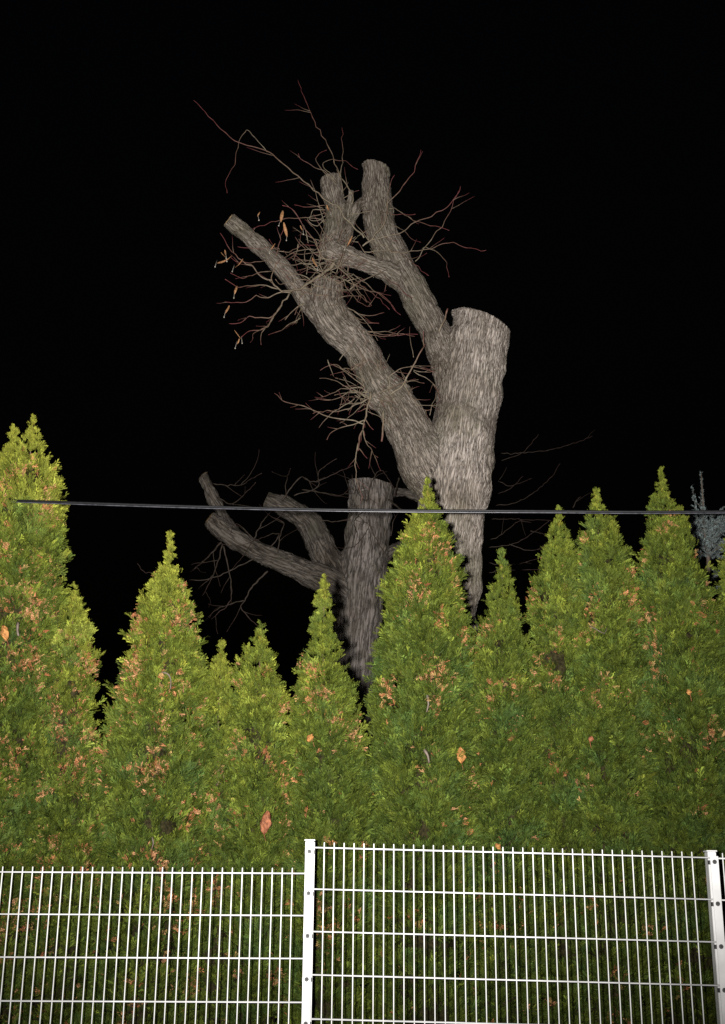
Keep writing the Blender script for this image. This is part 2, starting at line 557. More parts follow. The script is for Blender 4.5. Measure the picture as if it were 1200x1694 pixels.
def side_shoots(tw, D, rnd, count, lmin, lmax, r, bend, t0=0.35):
    for _ in range(count):
        k = rnd.randint(int(len(D)*0.2), len(D)-2)
        t = D[min(k+1, len(D)-1)]-D[max(k-1, 0)]; t = t/(np.linalg.norm(t)+1e-9)
        q = np.array([rnd.gauss(0, 1), rnd.gauss(0, .8), rnd.gauss(0, 1)]); q -= t*np.dot(q, t); q /= np.linalg.norm(q)+1e-9
        d = t*0.8+q*rnd.uniform(0.5, 1.1)
        tw.path(zigzag(D[k], d, rnd.uniform(lmin, lmax), rnd, bend), r, r*0.45, t0, 1.0)


def traced(tree, px, Y0, dy, r0, r1, mat, rnd, sides=0, sl=(0.12, 0.3), tan=(0.0, 1.0)):
    """shoot following points seen in the photograph, base first; drifts dy metres in depth towards its tip"""
    n = len(px); pts = []
    for i, (x, y) in enumerate(px):
        pts.append(P(x+(rnd.gauss(0, 1.6) if i else 0), y+(rnd.gauss(0, 1.6) if i else 0), Y0 + dy*(i/(n-1))**1.3))
    pts = np.array(pts); q = catmull(pts, .07); q[1:-1] += np.array([[rnd.gauss(0, .006) for _ in range(3)] for _ in q[1:-1]]); pts = q
    tw = Twig(); D = tw.path(pts, r0, r1, *tan)
    if sides: side_shoots(tw, D, rnd, sides, sl[0], sl[1], r1*1.1, (0, 0, 0.3))
    return tw.build(tree, mat)


# ---- the near, flash-lit tree
Y1 = 10.7
base1 = P(728, 1560, Y1); base1[2] = 0.0
T1 = empty('pollarded_tree', base1)
tag(T1, 'tall pollarded linden with bare sawn-off limbs and red twigs, lit brightly', 'tree')
trunk1 = np.vstack([[[*base1, 0.46]], [[base1[0]+.0, base1[1], .5, .36]],
    limb3([(722, 1200, 0, 60), (731, 1040, 0, 58), (738, 940, 0, 58), (746, 860, 0, 58), (757, 790, 0, 58), (770, 700, 0, 53),
           (778, 650, 0, 51), (786, 600, 0, 51), (792, 565, 0, 50), (797, 537, 0, 48)], Y1)])
limbA = limb3([(775, 690, 0, 34), (752, 625, 0, 33), (732, 575, 0.02, 28), (708, 525, 0.05, 26), (683, 478, 0.08, 25), (655, 428, 0.1, 25),
               (634, 392, 0.1, 26), (625, 350, 0.08, 26), (622, 310, 0.05, 22), (622, 278, 0.05, 22)], Y1)
limbA2 = limb3([(672, 470, 0.08, 18), (640, 449, 0.02, 17), (606, 437, -0.03, 15), (572, 424, -0.06, 17), (550, 412, -0.08, 21), (553, 385, -0.08, 18), (556, 345, -0.08, 17), (549, 315, -0.07, 17), (547, 296, -0.07, 17)], Y1)
knobA = limb3([(538, 425, -0.08, 22), (560, 415, -0.08, 25)], Y1)
limbA3 = limb3([(560, 410, -0.07, 12), (575, 385, -0.07, 9), (583, 362, -0.05, 8), (594, 340, -0.0, 9), (612, 332, 0.06, 11)], Y1)
limbA4 = limb3([(578, 372, -0.06, 5), (577, 345, -0.06, 4.5), (582, 316, -0.08, 4.5)], Y1)
bulgeA = limb3([(622, 352, 0.06, 25), (640, 348, 0.04, 12)], Y1)
limbB = limb3([(738, 838, 0.0, 24), (724, 808, -0.02, 34), (703, 770, -0.05, 42), (680, 715, -0.1, 37), (655, 668, -0.14, 34), (624, 627, -0.18, 30), (596, 580, -0.22, 28), (560, 540, -0.26, 31), (541, 502, -0.28, 29), (545, 468, -0.28, 25)], Y1)
limbB2 = limb3([(548, 545, -0.26, 18), (517, 507, -0.26, 16), (484, 466, -0.26, 14.5), (452, 428, -0.27, 14.5), (415, 394, -0.3, 13), (378, 364, -0.33, 13)], Y1)
crotch = limb3([(680, 768, -0.05, 22), (704, 792, -0.05, 26)], Y1)
burl = limb3([(772, 660, -0.16, 17), (776, 675, -0.16, 18)], Y1)
collarA = limb3([(776, 700, -.02, 47), (764, 645, -.02, 44), (750, 600, -.01, 34), (734, 570, .02, 28)], Y1)
knots = limb3([(618, 655, -.22, 20), (632, 662, -.22, 20)], Y1)
knots3 = limb3([(528, 508, -.3, 23), (520, 522, -.3, 17)], Y1)
collarB = limb3([(748, 800, -.03, 50), (722, 770, -.05, 44), (700, 742, -.07, 38)], Y1)
CUT1 = [(0, (.22, -.05, 0)), (1, (.22, 0, 0)), (2, (-.12, 0, 0)), (4+4, (-.05, -.35, -.1))]
me = body_mesh('trunk_and_limbs', [trunk1, limbA, limbA2, limbA3, limbA4, knobA, bulgeA, limbB, limbB2, crotch, burl, collarA, collarB, knots, knots3], 0.0125, 0.021, 4.3, cuts=CUT1, swell=(5, 6, 9, 10, 11, 12, 13, 14))
link('trunk', me, M_bark1, T1)
for L, mt, tl in ((trunk1, M_cutgrey, CUT1[0][1]), (limbA, M_cut, CUT1[1][1]), (limbA2, M_cutgrey, CUT1[2][1]), (limbB2, M_cut, CUT1[3][1])):
    cut_face(L, -1, T1, mt, tl)

rnd = random.Random(11)
Z1 = lambda pts: [(300+x/2.182, 100+y/2.182) for x, y in pts]       # measuring grids laid over the photograph
Z2 = lambda pts: [(420+x/2.609, 480+y/2.609) for x, y in pts]
Z3 = lambda pts: [(340+x/3.75, 250+y/3.75) for x, y in pts]
Z4 = lambda pts: [(300+x/3.0, 700+y/3.0) for x, y in pts]
Z6 = lambda pts: [(780+x/2.857, 700+y/2.857) for x, y in pts]
F1 = Y1-0.22
long1 = [
    (Z1([(660, 640), (610, 580), (560, 530), (515, 495), (420, 415), (310, 330), (190, 287), (110, 215), (45, 145)]), -0.3, .012, .0035, 2),
    (Z1([(310, 330), (265, 268), (240, 255), (215, 290), (195, 370), (168, 440), (168, 482)]), -0.1, .0055, .003, 0),
    (Z1([(615, 520), (610, 480), (575, 420), (550, 370), (525, 300), (490, 240), (455, 160), (418, 65)]), 0.2, .009, .0035, 2),
    (Z1([(575, 420), (585, 350), (585, 300), (580, 245)]), 0.1, .006, .003, 0),
    (Z1([(560, 440), (535, 425), (480, 390), (440, 360), (418, 335)]), -0.1, .006, .0035, 1),
    (Z1([(560, 450), (500, 395), (480, 360), (500, 335), (528, 325)]), -0.2, .005, .003, 0),
    (Z1([(560, 430), (510, 380), (545, 355), (590, 370), (635, 392)]), -0.2, .004, .003, 0),
    (Z1([(655, 670), (700, 630), (735, 570), (742, 515), (790, 470), (840, 400), (870, 325)]), -0.2, .011, .0035, 2),
    (Z1([(742, 520), (745, 470), (770, 415)]), -0.1, .006, .003, 0),
    (Z1([(660, 665), (700, 650), (790, 625), (850, 580), (905, 562), (985, 505), (1006, 455)]), -0.3, .009, .0035, 2),
    (Z1([(845, 725), (885, 660), (940, 600), (980, 525), (1004, 470)]), -0.2, .006, .003, 1),
    (Z1([(660, 690), (740, 690), (810, 690), (880, 678), (965, 658), (1040, 680), (1100, 680)]), -0.3, .007, .003, 2),
    (Z1([(870, 680), (900, 678), (945, 722), (965, 782)]), -0.2, .005, .003, 0),
    (Z1([(680, 640), (760, 690), (830, 730), (895, 770)]), -0.3, .006, .003, 1),
    (Z1([(745, 530), (790, 545), (840, 578), (960, 612)]), -0.3, .006, .003, 1),
    (Z1([(745, 590), (790, 600), (830, 640), (870, 655)]), -0.3, .005, .003, 0),
    (Z1([(620, 770), (690, 830), (740, 870), (795, 925)]), -0.2, .006, .003, 1),
    (Z1([(600, 930), (640, 970), (740, 985), (850, 990)]), -0.2, .006, .003, 1),
    (Z1([(590, 910), (650, 930), (710, 952)]), -0.2, .005, .003, 1),
    (Z1([(560, 745), (640, 800), (700, 850), (750, 900)]), -0.3, .006, .003, 2),
    (Z1([(600, 690), (680, 740), (760, 800), (840, 860)]), -0.25, .006, .003, 1),
    (Z1([(600, 560), (700, 545), (760, 552), (845, 558)]), -0.3, .005, .003, 0),
]
for pts, dy, r0, r1, ns in long1:
    traced(T1, pts, F1, dy, r0, r1, M_twig1, rnd, ns)
left1 = [
    ([(800, 690), (690, 780), (560, 860), (470, 872)], .026, .012, 0, 0.0, 0.25),
    ([(560, 862), (470, 868), (430, 830), (412, 790), (430, 700), (450, 620), (480, 560), (488, 470)], .012, .004, 2, .1, .9),
    ([(412, 800), (340, 780), (280, 720), (220, 680), (150, 620), (90, 505)], .009, .0035, 2, .1, 1),
    ([(450, 855), (350, 830), (260, 840), (190, 830), (120, 795)], .009, .0035, 2, .1, 1),
    ([(530, 880), (450, 880), (390, 910), (310, 905), (240, 935), (135, 940)], .009, .0035, 2, .1, 1),
    ([(520, 885), (470, 960), (420, 1020), (350, 1035), (270, 1045), (210, 1075), (150, 1075)], .011, .0035, 2, .1, 1),
    ([(475, 955), (420, 1050), (370, 1100), (270, 1110), (220, 1160)], .009, .0035, 2, .1, 1),
    ([(425, 1030), (390, 1080), (330, 1120), (290, 1150), (275, 1192)], .007, .003, 1, .1, .9),
    ([(372, 1098), (350, 1150), (355, 1200)], .006, .003, 0, .2, .8),
    ([(590, 1035), (520, 1070), (450, 1110), (390, 1142)], .008, .003, 1, .1, .9),
    ([(610, 945), (540, 990), (490, 1050)], .008, .004, 1, .1, .5),
    ([(450, 620), (520, 610), (590, 585), (680, 570)], .006, .003, 1, .2, 1),
    ([(800, 680), (740, 660), (690, 610), (680, 560), (600, 450), (545, 390), (485, 335)], .009, .0035, 2, .1, 1),
    ([(680, 610), (560, 620), (470, 670), (440, 700)], .006, .003, 1, .1, .8),
    ([(745, 335), (650, 345), (555, 325)], .005, .003, 0, .5, 1),
    ([(745, 365), (670, 380), (655, 410), (700, 430), (745, 400)], .006, .004, 0, 0, .3),
    ([(750, 420), (690, 470), (630, 440), (660, 400), (740, 385)], .006, .004, 0, 0, .3),
    ([(745, 440), (660, 410), (570, 415), (440, 435), (290, 480)], .006, .003, 1, .3, 1),
    ([(410, 745), (320, 760), (240, 785), (155, 755)], .006, .003, 1, .3, 1),
    ([(420, 700), (380, 690), (300, 685), (210, 690), (145, 655)], .006, .003, 1, .3, 1),
    ([(460, 610), (430, 605), (330, 595), (205, 590)], .005, .003, 0, .4, 1),
    ([(450, 615), (420, 590), (402, 540)], .005, .003, 0, .4, 1),
    ([(650, 800), (590, 770), (510, 765), (440, 730)], .008, .004, 1, 0, .5),
    ([(640, 800), (560, 800), (480, 830), (430, 800)], .007, .004, 1, 0, .5),
    ([(720, 740), (620, 700), (530, 705), (450, 690)], .007, .004, 1, 0, .6),
    ([(620, 690), (615, 640), (610, 600), (560, 540)], .005, .003, 0, .2, .7),
    ([(660, 830), (640, 900), (675, 980), (668, 1030)], .006, .003, 0, 0, .5),
    ([(840, 780), (900, 870), (960, 940), (1015, 960)], .008, .003, 2, .1, .8),
    ([(850, 790), (940, 830), (980, 900), (1030, 950)], .008, .003, 2, .1, .8),
    ([(830, 1030), (900, 1080), (960, 1100), (1080, 1130), (1200, 1130)], .007, .003, 2, .1, .8),
    ([(850, 1000), (930, 1030), (1000, 1060), (1070, 1075)], .007, .003, 1, .1, .8),
    ([(860, 950), (920, 990), (1020, 1020), (1110, 1008)], .007, .003, 1, .1, .8),
    ([(840, 820), (830, 900), (770, 950), (680, 1020)], .007, .004, 1, 0, .5),
    ([(800, 780), (850, 800), (850, 900), (860, 990)], .006, .003, 1, 0, .6),
    ([(800, 700), (900, 780), (1000, 860), (1090, 890), (1190, 1000)], .007, .003, 2, .1, 1),
    ([(760, 760), (700, 850), (600, 900), (560, 1010)], .007, .0035, 1, 0, .6),
]
for pts, r0, r1, ns, t0, t1 in left1:
    traced(T1, Z3(pts), F1-0.12, rnd.uniform(-0.35, 0.1), r0, r1, M_twig1, rnd, ns, (0.08, 0.2), (t0, t1))
mid1 = [
    ([(505, 440), (490, 520), (470, 600), (440, 690)], .014, .006, 6),
    ([(480, 580), (420, 560), (330, 550), (250, 510), (150, 480), (95, 445)], .010, .003, 4),
    ([(490, 470), (400, 520), (320, 515), (260, 540)], .008, .003, 3),
    ([(480, 560), (410, 580), (350, 600), (310, 645)], .008, .003, 3),
    ([(470, 600), (500, 690), (530, 720)], .007, .003, 3),
    ([(450, 660), (430, 760), (440, 830), (470, 900)], .008, .003, 4),
    ([(500, 470), (430, 440), (350, 470), (270, 470)], .007, .003, 3),
    ([(470, 420), (380, 430), (330, 455), (290, 460)], .006, .003, 2),
    ([(560, 520), (552, 600), (548, 655)], .012, .011, 0),
    ([(590, 450), (650, 400), (700, 310), (722, 260), (737, 238)], .013, .008, 2),
    ([(590, 445), (595, 370), (640, 335), (720, 330), (780, 350)], .008, .003, 2),
    ([(645, 400), (700, 480), (745, 515), (772, 520)], .007, .003, 2),
    ([(690, 350), (760, 390), (800, 430), (806, 480)], .006, .003, 2),
    ([(690, 345), (740, 355), (785, 352)], .005, .003, 1),
    ([(640, 400), (690, 395), (735, 397)], .005, .003, 0),
    ([(600, 440), (590, 520), (640, 560)], .006, .003, 1),
    ([(380, 130), (430, 170), (510, 180), (620, 188), (700, 195)], .007, .003, 2),
    ([(480, 420), (400, 350), (350, 320), (285, 345)], .007, .003, 2),
    ([(800, 180), (820, 130), (842, 78)], .012, .010, 0),
    ([(690, 290), (668, 200), (672, 160)], .004, .003, 0),
    ([(760, 540), (790, 460), (800, 420)], .005, .003, 0),
]
for pts, r0, r1, ns in mid1:
    traced(T1, Z2(pts), F1-0.13, rnd.uniform(-0.25, 0.15), r0, r1, M_twig1, rnd, ns, (0.06, 0.18), (0, .75))
# the dense brush of short shoots that springs from the old pollard knobs
for cx, cy, cdy, spread, cnt, lo, hi, bend in ((545, 425, -0.2, 28, 46, .12, .45, (0, 0, .2)), (548, 470, -0.42, 26, 36, .10, .42, (0, 0, -.1)),
                                       (606, 655, -0.33, 18, 32, .12, .45, (-.3, 0, -.7)), (655, 640, -0.28, 22, 12, .1, .32, (.3, 0, .1)), (585, 600, -.38, 22, 9, .08, .26, (-.4, 0, -.2)), (600, 410, 0.0, 18, 12, .12, .35, (.3, 0, .1)),
                                       (640, 440, -0.02, 26, 8, .1, .3, (.1, 0, .1)), (505, 490, -0.42, 20, 10, .1, .3, (-.3, 0, 0)),
                                       (556, 345, -0.18, 22, 8, .1, .3, (-.2, 0, .4))):
    for k in range(cnt):
        a = rnd.uniform(0, 2*math.pi); q = P(cx+rnd.gauss(0, .8)*spread, cy+rnd.gauss(0, .7)*spread, Y1+cdy+rnd.uniform(-.02, .08))
        d = np.array([math.cos(a), rnd.uniform(-.9, .3), math.sin(a)*0.8])
        tw = Twig(); D = tw.path(zigzag(q, d, rnd.uniform(lo, hi), rnd, tuple(c_+rnd.gauss(0, 1.1) for c_ in bend), wob=rnd.uniform(.1, .34)), rnd.uniform(.0035, .0075), .0026, 0, rnd.uniform(.15, .85))
        side_shoots(tw, D, rnd, rnd.randint(0, 3), .06, .18, .0032, bend)
        tw.build(T1, M_twig1)


def bract(px, py, Y, ln, ang, parent, wide=0.24):
    """dry winged seed bract with its stalk and pale seed"""
    c = P(px, py, Y); mb = MB(); n = 9
    ca, sa = math.cos(ang), math.sin(ang); V = []; F = []
    for i in range(n):
        t = i/(n-1); w = wide*ln*math.sin(math.pi*min(1, t*0.92+0.06))**0.7
        curl = 0.18*ln*math.sin(t*3.0+px); z = -t*ln
        for j, s in enumerate((-1, -0.4, 0.4, 1)):
            x = s*w*0.5; y = curl + 0.35*w*abs(s)
            V.append((c[0]+x*ca-z*sa*-1, c[1]+y, c[2]+z*ca+x*sa))
    for i in range(n-1):
        for j in range(3): F.append((i*4+j, i*4+j+1, i*4+5+j, i*4+4+j))
    o = link('seed_bract', mesh_np('seed_bract', np.array(V), F, True), M_bract, parent)
    s = MB(); e = Vector(V[(n-1)*4+1]); q = e+Vector((0.02*rnd.uniform(-1, 1), -0.01, -0.045))
    s.cyl(e+Vector((0, 0, .03)), q, .0016, 4)
    r_ = .007
    for k in range(4):
        th0, th1 = math.pi*k/4, math.pi*(k+1)/4
        s.cyl(q+Vector((0, 0, r_*math.cos(th0))), q+Vector((0, 0, r_*math.cos(th1)-1e-4)), max(r_*math.sin(th0), .001), 7, max(r_*math.sin(th1), .001))
    me = s.mesh('seed', True)
    so = bpy.data.objects.new('seed', me); me.materials.append(M_seed); COL.objects.link(so)
    so.parent = o; so.matrix_parent_inverse = o.matrix_world.inverted() if False else Matrix.Translation(-parent.location) @ Matrix.Translation(parent.location)
    return o


for px, py, ln, ang in ((468, 348, .13, .1), (470, 370, .13, -.25), (366, 416, .09, -.6), (384, 420, .17, .9), (517, 424, .13, -.35), (392, 472, .10, .15), (379, 504, .10, .25), (388, 547, .10, -.7), (541, 338, .08, -.3), (583, 392, .10, .5), (402, 428, .12, .7), (372, 412, .07, -.2), (430, 350, .06, .3), (497, 372, .07, -.4), (455, 402, .08, .4), (396, 560, .06, .3)):
    bract(px, py, F1-0.3, ln, ang, T1)

# ---- the darker tree farther back
Y2 = 20.0
base2 = P(578, 1500, Y2); base2[2] = 0.0
T2 = empty('pollarded_tree', base2)
tag(T2, 'dim pollarded linden farther back, with two curved stubs reaching left', 'tree')
trunk2 = np.vstack([[[*base2, 0.62]], [[base2[0], base2[1], .6, .46]],
    limb3([(580, 1250, 0, 37), (583, 1133, 0, 38), (590, 1040, 0, 40), (597, 967, 0, 42), (607, 900, 0, 38), (612, 850, 0, 36), (613, 803, 0, 36)], Y2)])
limbC = limb3([(590, 1000, -.1, 24), (552, 968, -.2, 24), (520, 952, -.3, 22), (478, 934, -.4, 18), (435, 917, -.5, 17), (400, 897, -.6, 17), (368, 878, -.7, 16), (346, 857, -.75, 12)], Y2)
limbC2 = limb3([(392, 888, -.6, 10), (372, 858, -.6, 10), (353, 825, -.6, 10), (343, 803, -.6, 9), (336, 787, -.6, 10)], Y2)
limbD = limb3([(575, 985, .05, 26), (548, 940, 0, 27), (530, 900, 0, 23), (513, 868, 0, 21), (487, 846, 0, 18), (462, 834, 0, 16), (441, 826, 0, 15)], Y2)
limbE = limb3([(612, 830, .2, 14), (645, 815, .5, 8), (690, 822, .7, 7), (735, 850, .8, 6), (765, 885, .8, 4)], Y2)
limbF = limb3([(605, 950, .3, 14), (660, 905, .5, 8), (720, 900, .7, 5), (765, 915, .8, 4)], Y2)
CUT2 = [(0, (.08, 0, 0)), (1, (-.3, -.3, 0)), (2, (-.5, -.2, 0)), (3, (0, -.15, 0))]
me = body_mesh('trunk_and_limbs_far', [trunk2, limbC, limbC2, limbD, limbE, limbF], 0.026, 0.03, 9.1, .032, cuts=CUT2)
link('trunk', me, M_bark2, T2)
for (L, mt), (_, tl) in zip(((trunk2, M_cutgrey), (limbC, M_cut), (limbC2, M_cut), (limbD, M_cutgrey)), CUT2):
    cut_face(L, -1, T2, mt, tl, lift=.010)
rnd = random.Random(23)
far = [
    (Z4([(430, 735), (340, 820), (310, 880), (300, 910), (330, 960), (380, 1003)]), .022, .008, 2),
    (Z4([(312, 880), (240, 905), (160, 945), (145, 970)]), .014, .007, 3),
    (Z4([(200, 590), (120, 680), (50, 740)]), .022, .009, 3),
    (Z4([(205, 600), (180, 700), (150, 770), (105, 860)]), .017, .008, 3),
    (Z4([(210, 610), (240, 740), (250, 820), (230, 900), (150, 970)]), .017, .008, 3),
    (Z4([(160, 300), (230, 308), (300, 300), (340, 265), (400, 250)]), .014, .007, 3),
    (Z4([(180, 370), (250, 400), (330, 340), (370, 290)]), .014, .007, 3),
    (Z4([(360, 575), (400, 500), (440, 445), (470, 420)]), .016, .008, 1),
    (Z4([(360, 575), (300, 510), (260, 500)]), .012, .007, 2),
    (Z4([(500, 385), (560, 310), (600, 275), (660, 295), (780, 230), (850, 210)]), .018, .007, 3),
    (Z4([(520, 370), (530, 280), (540, 220)]), .012, .007, 1),
    (Z4([(560, 360), (680, 310), (690, 235), (780, 180)]), .014, .007, 3),
    (Z4([(600, 330), (700, 340), (800, 360), (830, 320)]), .014, .007, 3),
    (Z4([(690, 480), (760, 490), (830, 480)]), .012, .007, 2),
    (Z4([(480, 640), (500, 560), (510, 500), (450, 470)]), .016, .008, 2),
    (Z4([(440, 620), (480, 560), (420, 560), (350, 590)]), .014, .007, 3),
    (Z4([(900, 300), (920, 390), (870, 330), (850, 250)]), .012, .007, 3),
    (Z4([(920, 390), (950, 290), (990, 230), (1060, 330)]), .012, .007, 2),
    (Z4([(930, 430), (930, 520), (880, 590), (850, 620)]), .013, .006, 3),
    (Z4([(930, 480), (960, 560), (1000, 630), (1040, 690)]), .013, .006, 3),
    (Z4([(900, 440), (860, 480), (870, 540)]), .010, .006, 2),
    (Z4([(1080, 270), (1075, 310), (1060, 360)]), .02, .015, 0),
    (Z4([(1040, 560), (1060, 490), (1080, 440)]), .013, .009, 1),
    (Z4([(1030, 380), (1100, 420), (1150, 440)]), .024, .016, 0),
]
for pts, r0, r1, ns in far:
    traced(T2, pts, Y2-0.75, rnd.uniform(-.8, .3), r0, r1, M_twig2, rnd, ns, (.2, .7))
farR = [
    [(-60, 260), (40, 180), (120, 155), (200, 145), (360, 130), (470, 100), (570, 60)],
    [(-40, 300), (60, 220), (115, 195), (200, 160), (260, 130), (320, 60)],
    [(-60, 430), (0, 400), (95, 390), (200, 380), (290, 335), (370, 260), (430, 190)],
    [(-50, 330), (40, 270), (115, 280), (180, 297), (230, 290), (290, 260)],
    [(-60, 420), (20, 360), (95, 340), (180, 310), (245, 240)],
    [(-60, 520), (20, 450), (90, 455), (220, 458), (380, 465)],
    [(-60, 560), (20, 550), (95, 530), (180, 490), (220, 460), (290, 470)],
    [(-60, 620), (20, 600), (90, 590), (200, 570), (300, 510), (370, 460)],
    [(180, 572), (250, 600), (310, 600), (340, 580)],
    [(-50, 640), (75, 660), (200, 665), (340, 630)],
    [(-50, 740), (75, 715), (160, 700), (260, 695), (330, 690)],
    [(280, 510), (330, 525), (380, 545)],
    [(480, 400), (500, 370), (520, 340)],
]
for i, pts in enumerate(farR):
    traced(T2, Z6(pts), Y2+0.8, rnd.uniform(-.3, .3), .014, .006, M_twig2, rnd, 1, (.15, .4))
# a thin low shoot that shows left of the broad thuja
traced(T2, [(420, 925), (340, 960), (268, 952), (240, 945), (228, 930)], Y2-.6, -.3, .014, .008, M_twig2, rnd, 0)

# ------------------------------------------------------------------ thuja hedge
def spray_template(seed, pairs=4):
    r = random.Random(seed); V = []; F = []; A = []
    def blade(bx, by, ang, ln, w, t):
        c, s = math.cos(ang), math.sin(ang); b = len(V)
        cz = r.uniform(-.12, .12)
        e = r.choice((-1, 1))
        for l, k, in ((0, 0), (0.72, 1.5*e), (1, -0.7*e)):
            x = k*w; y = l*ln
            V.append((bx+x*c+y*s, by-x*s+y*c, cz*l + 0.06*math.sin(6*l+seed)))
            A.append(min(1, t+l*0.35))
        F.append((b, b+1, b+2))
    blade(0, 0, 0, 1.0, 0.035, 0.2)
    for k in range(pairs):
        y = 0.12+0.72*k/(pairs-1)
        for s in (-1, 1):
            ln = (0.66-0.36*abs(k/(pairs-1)-0.25))*r.uniform(.7, 1.2)
            blade(0, y+s*0.03, s*r.uniform(.35, .7), ln, 0.044*r.uniform(.7, 1.35), y*0.5)
    V = np.array(V); V[:, 2] += -0.25*V[:, 1]**2 + 0.15*np.abs(V[:, 0])
    return V, np.array(F), np.array(A)


TEMPL = [spray_template(s) for s in range(5)]


def emit_sprays(pos, d, w, size, col, rs):
    """stamp fans of scale leaf at pos, growing along d with width axis w"""
    n = len(pos)
    d = d/np.linalg.norm(d, axis=1)[:, None]
    w = w - d*(w*d).sum(1)[:, None]; w /= np.linalg.norm(w, axis=1)[:, None]+1e-9
    k = np.cross(w, d)
    ti = rs.randint(0, len(TEMPL), n)
    VV, FF, CC = [], [], []; off = 0
    for t, (TV, TF, TA) in enumerate(TEMPL):
        q = np.where(ti == t)[0]
        if not len(q): continue
        s = size[q][:, None, None]
        V = pos[q][:, None, :] + s*(TV[None, :, 0:1]*w[q][:, None, :] + TV[None, :, 1:2]*d[q][:, None, :] + TV[None, :, 2:3]*k[q][:, None, :])
        # young tips of a spray are yellower than its base
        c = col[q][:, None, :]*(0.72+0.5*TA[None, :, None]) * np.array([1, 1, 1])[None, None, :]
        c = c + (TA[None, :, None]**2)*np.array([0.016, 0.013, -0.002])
        VV.append(V.reshape(-1, 3)); CC.append(np.clip(c, 0.002, 1).reshape(-1, 3))
        FF.append((TF[None, :, :] + (np.arange(len(q))*len(TV))[:, None, None] + off).reshape(-1, 3))
        off += len(q)*len(TV)
    return np.vstack(VV), np.vstack(FF), np.vstack(CC)


def hedge_Y(x):
    return 7.16 + 0.62*x/1200


LIME = np.array([0.205, 0.212, 0.030]); MIDG = np.array([0.084, 0.106, 0.015]); DEEP = np.array([0.036, 0.057, 0.011]); TEAL = np.array([0.035, 0.11, 0.045])
RUST = [np.array([0.42, 0.18, 0.080]), np.array([0.46, 0.235, 0.12]), np.array([0.28, 0.10, 0.045]), np.array([0.36, 0.23, 0.09])]


